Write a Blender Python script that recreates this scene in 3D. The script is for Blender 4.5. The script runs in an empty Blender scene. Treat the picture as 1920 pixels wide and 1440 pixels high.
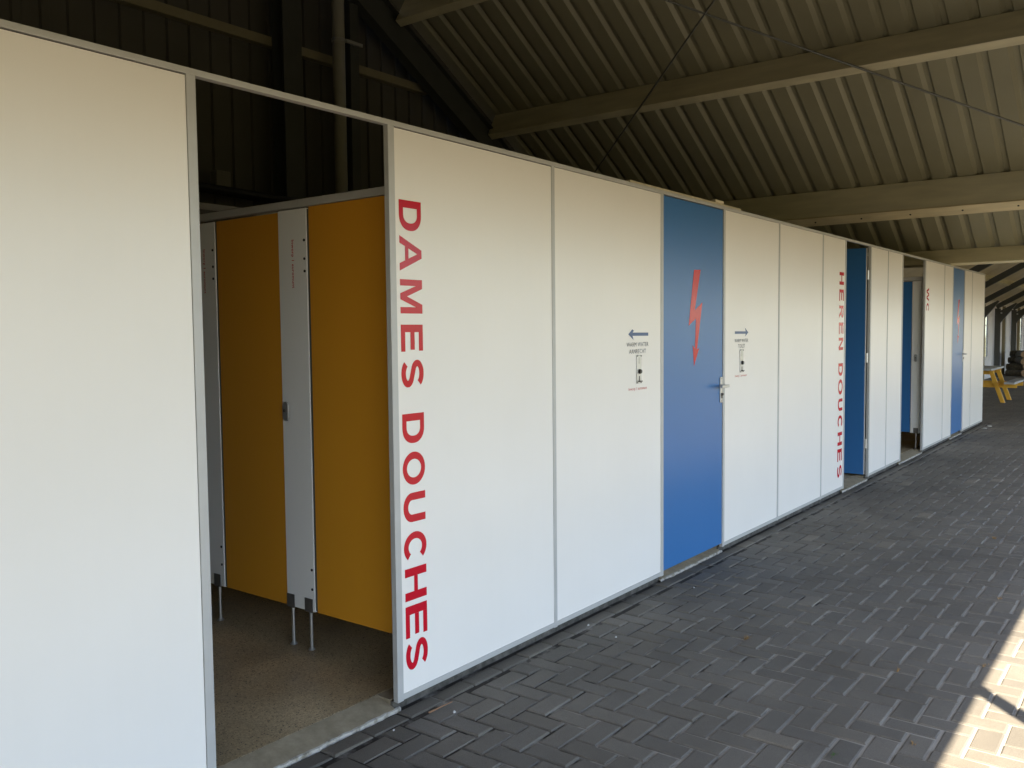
import bpy, bmesh, math, random
from mathutils import Vector, Matrix
random.seed(7)
R = math.radians
scene = bpy.context.scene
COL = scene.collection

# ------------------------------------------------------------------ materials
def new_mat(name):
    m = bpy.data.materials.new(name); m.use_nodes = True
    nt = m.node_tree; b = nt.nodes['Principled BSDF']
    return m, nt, b
def rgb(c): return (c[0], c[1], c[2], 1.0)

def painted(name, c, rough=0.4, metal=0.0, var=0.06, scale=6.0, bump=0.0, bscale=60.0, spec=0.5, stretch=None):
    """paint / metal / wood with soft large scale variation and optional fine bump"""
    m, nt, b = new_mat(name)
    N, L = nt.nodes, nt.links
    tc = N.new('ShaderNodeTexCoord'); src = tc.outputs['Object']
    if stretch:
        mp = N.new('ShaderNodeMapping'); mp.inputs['Scale'].default_value = stretch
        L.new(src, mp.inputs['Vector']); src = mp.outputs['Vector']
    n = N.new('ShaderNodeTexNoise'); n.inputs['Scale'].default_value = scale; n.inputs['Detail'].default_value = 5
    L.new(src, n.inputs['Vector'])
    mr = N.new('ShaderNodeMapRange'); mr.inputs['From Min'].default_value = 0.25; mr.inputs['From Max'].default_value = 0.75
    mr.inputs['To Min'].default_value = 1 - var; mr.inputs['To Max'].default_value = 1 + var
    L.new(n.outputs['Fac'], mr.inputs['Value'])
    mx = N.new('ShaderNodeVectorMath'); mx.operation = 'SCALE'; mx.inputs[0].default_value = c
    L.new(mr.outputs['Result'], mx.inputs['Scale'])
    L.new(mx.outputs['Vector'], b.inputs['Base Color'])
    b.inputs['Roughness'].default_value = rough; b.inputs['Metallic'].default_value = metal
    b.inputs['Specular IOR Level'].default_value = spec
    if bump:
        n2 = N.new('ShaderNodeTexNoise'); n2.inputs['Scale'].default_value = bscale; n2.inputs['Detail'].default_value = 4
        L.new(src, n2.inputs['Vector'])
        bp = N.new('ShaderNodeBump'); bp.inputs['Strength'].default_value = bump; bp.inputs['Distance'].default_value = 0.01
        L.new(n2.outputs['Fac'], bp.inputs['Height']); L.new(bp.outputs['Normal'], b.inputs['Normal'])
    return m

def panel_material(name, c, rough, fleck=True):
    """laminate sheet: faint mottling, faint vertical rub marks, sparse fly specks"""
    m, nt, b = new_mat(name)
    N, L = nt.nodes, nt.links
    tc = N.new('ShaderNodeTexCoord')
    n = N.new('ShaderNodeTexNoise'); n.inputs['Scale'].default_value = 2.2; n.inputs['Detail'].default_value = 6
    L.new(tc.outputs['Object'], n.inputs['Vector'])
    mp = N.new('ShaderNodeMapping'); mp.inputs['Scale'].default_value = (26, 26, 0.9)
    L.new(tc.outputs['Object'], mp.inputs['Vector'])
    n2 = N.new('ShaderNodeTexNoise'); n2.inputs['Scale'].default_value = 1.0; n2.inputs['Detail'].default_value = 3
    L.new(mp.outputs['Vector'], n2.inputs['Vector'])
    ad = N.new('ShaderNodeMath'); ad.operation = 'MULTIPLY_ADD'; ad.inputs[1].default_value = 0.25
    L.new(n2.outputs['Fac'], ad.inputs[0]); L.new(n.outputs['Fac'], ad.inputs[2])
    mr = N.new('ShaderNodeMapRange'); mr.inputs['From Min'].default_value = 0.35; mr.inputs['From Max'].default_value = 0.9
    mr.inputs['To Min'].default_value = 0.98; mr.inputs['To Max'].default_value = 1.015
    L.new(ad.outputs[0], mr.inputs['Value'])
    mx = N.new('ShaderNodeVectorMath'); mx.operation = 'SCALE'; mx.inputs[0].default_value = c
    L.new(mr.outputs['Result'], mx.inputs['Scale'])
    out = mx.outputs['Vector']
    if fleck:
        mp2 = N.new('ShaderNodeMapping'); mp2.inputs['Scale'].default_value = (1, 0, 1); L.new(tc.outputs['Object'], mp2.inputs['Vector'])
        v = N.new('ShaderNodeTexVoronoi'); v.inputs['Scale'].default_value = 1.7
        v.inputs['Randomness'].default_value = 1.0
        L.new(mp2.outputs['Vector'], v.inputs['Vector'])
        sp = N.new('ShaderNodeSeparateColor'); L.new(v.outputs['Color'], sp.inputs[0])
        g = N.new('ShaderNodeMath'); g.operation = 'GREATER_THAN'; g.inputs[1].default_value = 0.55
        L.new(sp.outputs[0], g.inputs[0])
        l = N.new('ShaderNodeMath'); l.operation = 'LESS_THAN'; l.inputs[1].default_value = 0.0062
        L.new(v.outputs['Distance'], l.inputs[0])
        mu = N.new('ShaderNodeMath'); mu.operation = 'MULTIPLY'
        L.new(g.outputs[0], mu.inputs[0]); L.new(l.outputs[0], mu.inputs[1])
        mix = N.new('ShaderNodeMix'); mix.data_type = 'RGBA'
        L.new(mu.outputs[0], mix.inputs['Factor']); L.new(out, mix.inputs['A'])
        mix.inputs['B'].default_value = (0.12, 0.09, 0.06, 1)
        out = mix.outputs['Result']
    L.new(out, b.inputs['Base Color'])
    b.inputs['Roughness'].default_value = rough
    n3 = N.new('ShaderNodeTexNoise'); n3.inputs['Scale'].default_value = 420; n3.inputs['Detail'].default_value = 2
    L.new(tc.outputs['Object'], n3.inputs['Vector'])
    bp = N.new('ShaderNodeBump'); bp.inputs['Strength'].default_value = 0.06; bp.inputs['Distance'].default_value = 0.002
    L.new(n3.outputs['Fac'], bp.inputs['Height']); L.new(bp.outputs['Normal'], b.inputs['Normal'])
    return m

def paver_material():
    m, nt, b = new_mat('paver_concrete')
    N, L = nt.nodes, nt.links
    at = N.new('ShaderNodeAttribute'); at.attribute_name = 'tone'
    tc = N.new('ShaderNodeTexCoord')
    n = N.new('ShaderNodeTexNoise'); n.inputs['Scale'].default_value = 1.1; n.inputs['Detail'].default_value = 6; n.inputs['Roughness'].default_value = 0.65
    L.new(tc.outputs['Object'], n.inputs['Vector'])
    f = N.new('ShaderNodeTexNoise'); f.inputs['Scale'].default_value = 260; f.inputs['Detail'].default_value = 4
    L.new(tc.outputs['Object'], f.inputs['Vector'])
    mr = N.new('ShaderNodeMapRange'); mr.inputs['From Min'].default_value = 0.3; mr.inputs['From Max'].default_value = 0.7
    mr.inputs['To Min'].default_value = 0.74; mr.inputs['To Max'].default_value = 1.2
    L.new(n.outputs['Fac'], mr.inputs['Value'])
    mr2 = N.new('ShaderNodeMapRange'); mr2.inputs['From Min'].default_value = 0.3; mr2.inputs['From Max'].default_value = 0.7
    mr2.inputs['To Min'].default_value = 0.8; mr2.inputs['To Max'].default_value = 1.2
    L.new(f.outputs['Fac'], mr2.inputs['Value'])
    m1 = N.new('ShaderNodeMath'); m1.operation = 'MULTIPLY'
    L.new(mr.outputs['Result'], m1.inputs[0]); L.new(mr2.outputs['Result'], m1.inputs[1])
    s = N.new('ShaderNodeVectorMath'); s.operation = 'SCALE'
    L.new(at.outputs['Color'], s.inputs[0]); L.new(m1.outputs[0], s.inputs['Scale'])
    # pale lime / dust scuffs
    n4 = N.new('ShaderNodeTexNoise'); n4.inputs['Scale'].default_value = 9; n4.inputs['Detail'].default_value = 8; n4.inputs['Roughness'].default_value = 0.7
    L.new(tc.outputs['Object'], n4.inputs['Vector'])
    cr = N.new('ShaderNodeMapRange'); cr.inputs['From Min'].default_value = 0.6; cr.inputs['From Max'].default_value = 0.78
    cr.inputs['To Max'].default_value = 0.32
    L.new(n4.outputs['Fac'], cr.inputs['Value'])
    mix = N.new('ShaderNodeMix'); mix.data_type = 'RGBA'
    L.new(cr.outputs['Result'], mix.inputs['Factor']); L.new(s.outputs['Vector'], mix.inputs['A'])
    mix.inputs['B'].default_value = (0.22, 0.205, 0.185, 1)
    L.new(mix.outputs['Result'], b.inputs['Base Color'])
    b.inputs['Roughness'].default_value = 0.72
    b.inputs['Specular IOR Level'].default_value = 0.4
    bp = N.new('ShaderNodeBump'); bp.inputs['Strength'].default_value = 0.35; bp.inputs['Distance'].default_value = 0.003
    L.new(f.outputs['Fac'], bp.inputs['Height']); L.new(bp.outputs['Normal'], b.inputs['Normal'])
    return m

def two_tone(name, a, c, scale, lo, hi, rough=0.8, bump=0.3, detail=8):
    m, nt, b = new_mat(name)
    N, L = nt.nodes, nt.links
    tc = N.new('ShaderNodeTexCoord')
    n = N.new('ShaderNodeTexNoise'); n.inputs['Scale'].default_value = scale; n.inputs['Detail'].default_value = detail
    n.inputs['Roughness'].default_value = 0.65
    L.new(tc.outputs['Object'], n.inputs['Vector'])
    mr = N.new('ShaderNodeMapRange'); mr.inputs['From Min'].default_value = lo; mr.inputs['From Max'].default_value = hi
    L.new(n.outputs['Fac'], mr.inputs['Value'])
    mix = N.new('ShaderNodeMix'); mix.data_type = 'RGBA'
    L.new(mr.outputs['Result'], mix.inputs['Factor'])
    mix.inputs['A'].default_value = rgb(a); mix.inputs['B'].default_value = rgb(c)
    L.new(mix.outputs['Result'], b.inputs['Base Color'])
    b.inputs['Roughness'].default_value = rough
    if bump:
        bp = N.new('ShaderNodeBump'); bp.inputs['Strength'].default_value = bump; bp.inputs['Distance'].default_value = 0.01
        L.new(n.outputs['Fac'], bp.inputs['Height']); L.new(bp.outputs['Normal'], b.inputs['Normal'])
    return m

def terrazzo_material():
    m, nt, b = new_mat('speckled_floor')
    N, L = nt.nodes, nt.links
    tc = N.new('ShaderNodeTexCoord')
    v = N.new('ShaderNodeTexVoronoi'); v.inputs['Scale'].default_value = 190
    L.new(tc.outputs['Object'], v.inputs['Vector'])
    sp = N.new('ShaderNodeSeparateColor'); L.new(v.outputs['Color'], sp.inputs[0])
    mr = N.new('ShaderNodeMapRange'); mr.inputs['To Min'].default_value = 0.7; mr.inputs['To Max'].default_value = 1.2
    L.new(sp.outputs[1], mr.inputs['Value'])
    n = N.new('ShaderNodeTexNoise'); n.inputs['Scale'].default_value = 2.4; n.inputs['Detail'].default_value = 7
    L.new(tc.outputs['Object'], n.inputs['Vector'])
    mr2 = N.new('ShaderNodeMapRange'); mr2.inputs['From Min'].default_value = 0.3; mr2.inputs['From Max'].default_value = 0.7
    mr2.inputs['To Min'].default_value = 0.72; mr2.inputs['To Max'].default_value = 1.15
    L.new(n.outputs['Fac'], mr2.inputs['Value'])
    mu = N.new('ShaderNodeMath'); mu.operation = 'MULTIPLY'
    L.new(mr.outputs['Result'], mu.inputs[0]); L.new(mr2.outputs['Result'], mu.inputs[1])
    s = N.new('ShaderNodeVectorMath'); s.operation = 'SCALE'; s.inputs[0].default_value = (0.44, 0.335, 0.195)
    L.new(mu.outputs[0], s.inputs['Scale'])
    g = N.new('ShaderNodeMath'); g.operation = 'LESS_THAN'; g.inputs[1].default_value = 0.035
    L.new(sp.outputs[2], g.inputs[0])
    mix = N.new('ShaderNodeMix'); mix.data_type = 'RGBA'
    L.new(g.outputs[0], mix.inputs['Factor']); L.new(s.outputs['Vector'], mix.inputs['A'])
    mix.inputs['B'].default_value = (0.05, 0.035, 0.025, 1)
    L.new(mix.outputs['Result'], b.inputs['Base Color'])
    mr3 = N.new('ShaderNodeMapRange'); mr3.inputs['From Min'].default_value = 0.35; mr3.inputs['From Max'].default_value = 0.65
    mr3.inputs['To Min'].default_value = 0.28; mr3.inputs['To Max'].default_value = 0.6
    L.new(n.outputs['Fac'], mr3.inputs['Value']); L.new(mr3.outputs['Result'], b.inputs['Roughness'])
    return m

M = {}
M['panel'] = panel_material('white_laminate', (0.80, 0.765, 0.718), 0.3)
M['pilaster'] = panel_material('white_laminate_inner', (0.78, 0.77, 0.75), 0.4, False)
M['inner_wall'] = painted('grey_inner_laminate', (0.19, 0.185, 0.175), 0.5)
M['gap_shade'] = painted('gap_shade_strip', (0.015, 0.012, 0.01), 0.7)  # black strips paint in the shade of the gaps round the panels
M['rail'] = painted('grey_aluminium', (0.45, 0.445, 0.43), 0.42, 0.1, 0.05, 9, 0.04, 200)
M['blue'] = panel_material('blue_laminate', (0.036, 0.148, 0.37), 0.3, False)
M['yellow'] = panel_material('yellow_laminate', (0.60, 0.265, 0.018), 0.4, False)
M['red'] = painted('red_vinyl', (0.52, 0.008, 0.022), 0.2, 0, 0.05, 12)
M['red'].node_tree.nodes['Principled BSDF'].inputs['Specular IOR Level'].default_value = 0.32
M['navy'] = painted('navy_vinyl', (0.02, 0.07, 0.20), 0.3)
M['ink'] = painted('dark_vinyl', (0.035, 0.045, 0.075), 0.4)
M['steel'] = painted('brushed_steel', (0.50, 0.50, 0.50), 0.34, 0.8, 0.05, 20)
M['dark_steel'] = painted('dark_bracket_steel', (0.16, 0.15, 0.14), 0.45, 0.6, 0.1, 30)
M['black'] = painted('black_plastic', (0.012, 0.012, 0.013), 0.35)
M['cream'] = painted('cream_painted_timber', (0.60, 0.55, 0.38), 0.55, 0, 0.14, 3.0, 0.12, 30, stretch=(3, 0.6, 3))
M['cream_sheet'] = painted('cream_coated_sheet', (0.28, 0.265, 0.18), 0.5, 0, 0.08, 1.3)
M['lit_cream'] = painted('lit_cream_timber', (0.76, 0.71, 0.53), 0.5, 0, 0.12, 3.0, 0.12, 30, stretch=(3, 0.6, 3))  # cream purlin paint made lighter, putting the light on this beam into its colour
M['pale_batten'] = painted('pale_planed_timber', (0.66, 0.57, 0.37), 0.6, 0, 0.12, 4.0, 0.1, 40, stretch=(4, 0.6, 4))
M['old_batten'] = painted('weathered_batten', (0.62, 0.55, 0.40), 0.7, 0, 0.25, 9.0, 0.3, 60)
M['frame_steel'] = painted('dark_grey_painted_steel', (0.055, 0.058, 0.055), 0.5, 0, 0.15, 4)
M['pipe'] = painted('grey_plastic_pipe', (0.31, 0.30, 0.27), 0.45)
M['cladding'] = painted('brown_grey_cladding', (0.09, 0.084, 0.075), 0.55, 0, 0.12, 1.5)
M['girt'] = painted('dull_beige_girt', (0.26, 0.23, 0.155), 0.6)
M['rod'] = painted('grey_rod_steel', (0.17, 0.175, 0.16), 0.45, 0.3)
M['white_board'] = painted('whitewashed_board', (0.78, 0.75, 0.73), 0.7, 0, 0.10, 2.0)
def add_translucency(m, amount):
    nt = m.node_tree; N, L = nt.nodes, nt.links
    b = N['Principled BSDF']; out = [n for n in N if n.type == 'OUTPUT_MATERIAL'][0]
    t = N.new('ShaderNodeBsdfTranslucent'); t.inputs['Color'].default_value = (0.80, 0.77, 0.75, 1)
    mx = N.new('ShaderNodeMixShader'); mx.inputs['Fac'].default_value = amount
    L.new(b.outputs['BSDF'], mx.inputs[1]); L.new(t.outputs['BSDF'], mx.inputs[2]); L.new(mx.outputs[0], out.inputs['Surface'])
add_translucency(M['white_board'], 0.3)
M['roof_far'] = painted('beige_roof_board', (0.55, 0.49, 0.37), 0.7, 0, 0.15, 1.5)
M['stud'] = painted('olive_brown_stud', (0.20, 0.17, 0.10), 0.6)
M['plank_grey'] = painted('grey_plastic_plank', (0.34, 0.36, 0.38), 0.55, 0, 0.1, 8)
M['plank_yellow'] = painted('yellow_painted_timber', (0.66, 0.36, 0.035), 0.45, 0, 0.08, 6)
M['bark'] = two_tone('log_bark', (0.035, 0.028, 0.022), (0.10, 0.085, 0.055), 14, 0.35, 0.65, 0.9, 0.8)
M['endgrain'] = painted('log_end_grain', (0.26, 0.17, 0.10), 0.8, 0, 0.2, 20)
M['paver'] = paver_material()
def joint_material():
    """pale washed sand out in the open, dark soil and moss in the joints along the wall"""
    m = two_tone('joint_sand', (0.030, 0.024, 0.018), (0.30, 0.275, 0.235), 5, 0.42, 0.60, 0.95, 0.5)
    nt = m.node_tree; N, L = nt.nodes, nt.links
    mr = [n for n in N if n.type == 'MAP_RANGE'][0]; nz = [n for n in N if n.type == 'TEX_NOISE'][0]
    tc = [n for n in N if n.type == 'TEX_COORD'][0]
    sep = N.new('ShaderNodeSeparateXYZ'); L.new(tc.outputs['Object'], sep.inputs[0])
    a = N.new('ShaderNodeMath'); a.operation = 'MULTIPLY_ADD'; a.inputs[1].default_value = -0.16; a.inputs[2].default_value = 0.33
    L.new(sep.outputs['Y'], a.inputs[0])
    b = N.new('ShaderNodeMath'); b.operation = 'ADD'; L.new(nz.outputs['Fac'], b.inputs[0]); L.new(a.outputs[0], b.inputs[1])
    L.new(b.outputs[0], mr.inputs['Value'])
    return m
M['joint'] = joint_material()
M['sill'] = two_tone('concrete_sill', (0.20, 0.162, 0.105), (0.30, 0.25, 0.17), 14, 0.35, 0.7, 0.8, 0.4)
M['footing'] = two_tone('dark_footing', (0.04, 0.036, 0.030), (0.12, 0.11, 0.095), 18, 0.4, 0.7, 0.85, 0.5)  # recessed strip under the panels, darker than the sill concrete
M['lime'] = two_tone('chipped_white_edge', (0.18, 0.158, 0.12), (0.40, 0.38, 0.34), 30, 0.35, 0.55, 0.8, 0.5)
M['terrazzo'] = terrazzo_material()
M['yard'] = two_tone('dry_grass_yard', (0.050, 0.048, 0.014), (0.095, 0.078, 0.026), 0.8, 0.3, 0.7, 0.95, 0.0)
M['terrace'] = two_tone('outer_paving', (0.060, 0.054, 0.040), (0.10, 0.088, 0.064), 2.0, 0.35, 0.65, 0.9, 0.0)
M['paper'] = painted('white_paper', (0.75, 0.75, 0.73), 0.7)
M['chip'] = painted('pale_stone_chip', (0.42, 0.41, 0.39), 0.8)
M['straw'] = painted('dry_straw', (0.30, 0.18, 0.07), 0.9, 0, 0.2, 40)
M['green'] = painted('green_weed', (0.06, 0.14, 0.02), 0.8)
M['twig'] = painted('brown_twig', (0.24, 0.13, 0.07), 0.85)
M['glass'], _nt, _b = new_mat('window_glass')
_b.inputs['Base Color'].default_value = (0.9, 0.95, 0.9, 1); _b.inputs['Roughness'].default_value = 0.05
_b.inputs['Transmission Weight'].default_value = 1.0; _b.inputs['IOR'].default_value = 1.05

# ------------------------------------------------------------------ mesh helpers
class MB:
    """collects vertices and faces (world coordinates) for ONE mesh object"""
    def __init__(s): s.v = []; s.f = []; s.mi = []
    def add(s, vs, fs, mi=0):
        o = len(s.v); s.v += [tuple(p) for p in vs]
        for f in fs: s.f.append(tuple(i + o for i in f)); s.mi.append(mi)
    def box(s, x0, x1, y0, y1, z0, z1, mi=0):
        s.add([(x0,y0,z0),(x1,y0,z0),(x1,y1,z0),(x0,y1,z0),(x0,y0,z1),(x1,y0,z1),(x1,y1,z1),(x0,y1,z1)],
              [(0,3,2,1),(4,5,6,7),(0,1,5,4),(1,2,6,5),(2,3,7,6),(3,0,4,7)], mi)
    def obox(s, c, ax, ay, az, mi=0):
        """box from centre and three half-axis vectors"""
        c = Vector(c); ax = Vector(ax); ay = Vector(ay); az = Vector(az)
        vs = [c + sx*ax + sy*ay + sz*az for sz in (-1,1) for sx, sy in ((-1,-1),(1,-1),(1,1),(-1,1))]
        s.add(vs, [(0,3,2,1),(4,5,6,7),(0,1,5,4),(1,2,6,5),(2,3,7,6),(3,0,4,7)], mi)
    def bar(s, p, q, w, h, up=(0,0,1), mi=0):
        p = Vector(p); q = Vector(q); d = (q - p); L = d.length; d.normalize()
        u = Vector(up); side = d.cross(u).normalized(); u2 = side.cross(d).normalized()
        s.obox((p + q)/2, d*L/2, side*w/2, u2*h/2, mi)
    def tube(s, p, q, r0, r1=None, n=12, mi=0, cap=True, capmi=None):
        r1 = r0 if r1 is None else r1
        p = Vector(p); q = Vector(q); d = (q - p).normalized()
        a = d.orthogonal().normalized(); b = d.cross(a)
        vs = []
        for c, r in ((p, r0), (q, r1)):
            for i in range(n):
                t = 2*math.pi*i/n; vs.append(c + r*(math.cos(t)*a + math.sin(t)*b))
        fs = [(i, (i+1) % n, n + (i+1) % n, n + i) for i in range(n)]
        s.add(vs, fs, mi)
        if cap:
            s.add(vs[:n], [tuple(reversed(range(n)))], mi if capmi is None else capmi)
            s.add(vs[n:], [tuple(range(n))], mi if capmi is None else capmi)
    def prism(s, pts, axis, a0, a1, mi=0):
        """polygon pts in the plane normal to axis ('x': (y,z), 'y': (x,z)), from a0 to a1"""
        n = len(pts)
        P = (lambda u, v, a: (a, u, v)) if axis == 'x' else (lambda u, v, a: (u, a, v))
        vs = [P(u, v, a0) for u, v in pts] + [P(u, v, a1) for u, v in pts]
        fs = [tuple(range(n)), tuple(reversed(range(n, 2*n)))] + [(i, n+i, n+(i+1) % n, (i+1) % n) for i in range(n)]
        s.add(vs, fs, mi)

def world_loc(o):
    v = Vector((0,0,0))
    while o is not None: v += o.location; o = o.parent
    return v
def build(name, mb, mats, parent=None, bevel=0.0, smooth=False, loc=None):
    """link what an MB collected as one mesh object, its origin at its parent's or at loc"""
    me = bpy.data.meshes.new(name)
    off = world_loc(parent) if parent is not None else Vector(loc or (0,0,0))
    me.from_pydata([(x-off.x, y-off.y, z-off.z) for x, y, z in mb.v], [], mb.f)
    if not isinstance(mats, (list, tuple)): mats = [mats]
    for m in mats: me.materials.append(m)
    if len(mats) > 1: me.polygons.foreach_set('material_index', mb.mi)
    bm = bmesh.new(); bm.from_mesh(me)
    bmesh.ops.recalc_face_normals(bm, faces=bm.faces)
    if smooth:
        for f in bm.faces: f.smooth = len(f.verts) == 4
    bm.to_mesh(me); bm.free()
    o = bpy.data.objects.new(name, me); COL.objects.link(o)
    if parent is not None: o.parent = parent
    else: o.location = off
    if bevel:
        md = o.modifiers.new('edge', 'BEVEL'); md.width = bevel; md.segments = 2; md.limit_method = 'ANGLE'; md.angle_limit = R(40)
    return o
def tag(o, label=None, cat=None, group=None, kind=None):
    if label: o['label'] = label
    if cat: o['category'] = cat
    if group: o['group'] = group
    if kind: o['kind'] = kind
    return o
def thing(name, loc, label, cat, group=None):
    o = bpy.data.objects.new(name, None); COL.objects.link(o); o.location = loc
    o.empty_display_size = 0.2
    return tag(o, label, cat, group, 'thing')
def copy_tree(o, parent=None):
    c = o.copy(); COL.objects.link(c)
    if parent is not None: c.parent = parent
    for ch in list(o.children): copy_tree(ch, c)
    return c

# ------------------------------------------------------------------ lettering
def ring(outer, inner):
    n = len(outer); return (outer + inner, [(i, (i+1) % n, n + (i+1) % n, n + i) for i in range(n)])
def strip(path, t):
    """flat ribbon of thickness t along a polyline (mitred)"""
    vs = []; n = len(path)
    for i, p in enumerate(path):
        a = path[max(i-1, 0)]; b = path[min(i+1, n-1)]
        dx, dy = b[0]-a[0], b[1]-a[1]; L = math.hypot(dx, dy); nx, ny = -dy/L, dx/L
        vs += [(p[0]+nx*t/2, p[1]+ny*t/2), (p[0]-nx*t/2, p[1]-ny*t/2)]
    return (vs, [(2*i, 2*i+1, 2*i+3, 2*i+2) for i in range(n-1)])
def ell(cx, cy, rx, ry, a0, a1, n=20, e=1.0):
    out = []
    for i in range(n+1):
        a = R(a0 + (a1-a0)*i/n); c, s = math.cos(a), math.sin(a)
        out.append((cx + rx*math.copysign(abs(c)**e, c), cy + ry*math.copysign(abs(s)**e, s)))
    return out
def rect(x0, y0, x1, y1): return ([(x0,y0),(x1,y0),(x1,y1),(x0,y1)], [(0,1,2,3)])
def poly(*p): return (list(p), [tuple(range(len(p)))])
T = 0.225; TH = 0.19         # upright and cross stroke weights of a unit-high capital
def glyph(c):
    """pieces of a bold grotesque capital in a box 0..w, 0..1"""
    w = 0.86
    if c == 'D':
        w = 0.9
        o = [(0,0)] + ell(0.42, 0.5, w-0.42, 0.5, -90, 90, 20, 0.9) + [(0,1)]
        i = [(T,TH)] + ell(0.42, 0.5, w-0.42-T, 0.5-TH, -90, 90, 20, 0.9) + [(T,1-TH)]
        return w, [ring(o, i)]
    if c == 'O':
        w = 1.04
        return w, [ring(ell(w/2, .5, w/2, .515, 0, 360, 36)[:-1], ell(w/2, .5, w/2-T*1.02, .515-TH, 0, 360, 36)[:-1])]
    if c == 'A':
        w = 1.04
        ax = 0.385
        return w, [poly((0,0),(0.22,0),(0.31,0.235),(0.73,0.235),(0.82,0),(w,0),(0.64,1),(0.40,1)),] if False else [
            poly((0,0),(0.22,0),(0.52,0.80),(0.52,1),(0.40,1)), poly((w,0),(0.64,1),(0.52,1),(0.52,0.80),(0.82,0)),
            poly((0.312,0.245),(0.728,0.245),(0.671,0.397),(0.369,0.397))]
    if c == 'M':
        w = 1.02
        return w, [poly((0,0),(0.19,0),(0.19,0.70),(0.27,1),(0,1)), poly((w,0),(w,1),(w-.27,1),(w-.19,.70),(w-.19,0)),
                   poly((0.19,0.70),(0.42,0),(w/2,0),(w/2,0.30),(0.27,1)), poly((w-.19,.70),(w-.27,1),(w/2,.30),(w/2,0),(w-.42,0))]
    if c == 'W':
        w = 1.3
        return w, [poly((0,1),(0.21,1),(0.37,0.30),(0.46,0),(0.25,0)), poly((w,1),(w-.25,0),(w-.46,0),(w-.37,.30),(w-.21,1)),
                   poly((0.37,0.30),(0.46,0),(w/2,0.70),(w/2,1),(w/2-.10,1)), poly((w-.37,.30),(w/2+.10,1),(w/2,1),(w/2,.70),(w-.46,0))]
    if c == 'N':
        w = 0.88
        return w, [rect(0,0,T-.01,1), rect(w-T+.01,0,w,1), poly((T-.01,0.68),(T-.01,1),(w-T+.01,0.32),(w-T+.01,0))]
    if c == 'H':
        return w, [rect(0,0,T,1), rect(w-T,0,w,1), rect(T,0.415,w-T,0.585)]
    if c == 'E':
        w = 0.8
        return w, [rect(0,0,T,1), rect(T,0,w,TH), rect(T,1-TH,w-.015,1), rect(T,0.425,w-.05,0.425+TH)]
    if c == 'U':
        p = [(T/2,1),(T/2,.40)] + ell(w/2, .385, w/2-T/2, .385-TH/2, 180, 360, 18) + [(w-T/2,.40),(w-T/2,1)]
        return w, [strip(p, T*0.97)]
    if c == 'C':
        w = 0.94
        return w, [strip(ell(w/2+.03, .5, w/2+.01-T/2, .5-TH/2+.012, 42, 318, 30), T*0.95)]
    if c == 'R':
        w = 0.92
        o = [(T,.44)] + ell(0.52, .72, w-.03-.52, .28, -90, 90, 16) + [(T,1)]
        i = [(T,.44+TH*.9)] + ell(0.52, .72, w-.03-.52-T*.95, .28-TH*.9, -90, 90, 16) + [(T,1-TH*.95)]
        n = len(o)
        return w, [rect(0,0,T,1), (o+i, [(k, k+1, n+k+1, n+k) for k in range(n-1)]), poly((0.40,0.4385),(0.64,0.4385),(w,0),(0.67,0))]
    if c == 'S':
        up = ell(w/2, .5+.215, w/2-T/2, .5-.215-TH/2+.005, 25, 235, 18)
        lo = ell(w/2, .5-.215, w/2-T/2, .5-.215-TH/2+.005, 55, -155, 18)
        return w, [strip(up + lo, T*0.9)]
    return w, []
def word_mesh(letters, x_base, cap, y):
    """vertical lettering: each letter turned a quarter turn clockwise; letters = (char, z_top, z_bottom)"""
    mb = MB()
    for c, zt, zb in letters:
        w, parts = glyph(c); k = (zt - zb)/w
        for j, (vs, fs) in enumerate(parts):
            mb.add([(x_base + v*cap, y - 0.00015*j, zt - u*k) for u, v in vs], fs)
    return mb
def font_mesh(text, x0, x1, z0, z1, y, vertical=False, bold=0.0):
    """small sign text: built-in font turned to a mesh and fitted into x0..x1, z0..z1 on the plane y"""
    cu = bpy.data.curves.new('text', 'FONT'); cu.body = text; cu.size = 1; cu.offset = bold; cu.resolution_u = 3; cu.space_character = 1.08
    tmp = bpy.data.objects.new('text', cu); COL.objects.link(tmp)
    bpy.context.view_layer.update()
    me = bpy.data.meshes.new_from_object(tmp.evaluated_get(bpy.context.evaluated_depsgraph_get()))
    vs = [v.co.copy() for v in me.vertices]; fs = [tuple(p.vertices) for p in me.polygons]
    bpy.data.objects.remove(tmp); bpy.data.curves.remove(cu); bpy.data.meshes.remove(me)
    ux0, ux1 = min(v.x for v in vs), max(v.x for v in vs); uy0, uy1 = min(v.y for v in vs), max(v.y for v in vs)
    mb = MB()
    mb.add([(x0 + (v.x-ux0)/(ux1-ux0)*(x1-x0), y, z0 + (v.y-uy0)/(uy1-uy0)*(z1-z0)) for v in vs], fs)
    return mb, vs, fs, (ux0, ux1, uy0, uy1)

# ================================================================== CAMERA
cam_d = bpy.data.cameras.new('camera'); cam = bpy.data.objects.new('camera', cam_d); COL.objects.link(cam)
cam_d.sensor_width = 36; cam_d.lens = 36*1645/1920; cam_d.clip_end = 2000; cam_d.clip_start = 0.05
yaw, pitch, roll = R(52.656), R(-3.415), R(-0.568)
f = Vector((math.sin(yaw)*math.cos(pitch), math.cos(yaw)*math.cos(pitch), math.sin(pitch)))
r0 = Vector((math.cos(yaw), -math.sin(yaw), 0)); u0 = r0.cross(f)
rr = math.cos(roll)*r0 + math.sin(roll)*u0; uu = -math.sin(roll)*r0 + math.cos(roll)*u0
cam.matrix_world = Matrix(((rr.x, uu.x, -f.x, 0), (rr.y, uu.y, -f.y, 0), (rr.z, uu.z, -f.z, 1.65), (0, 0, 0, 1)))
scene.camera = cam

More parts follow.
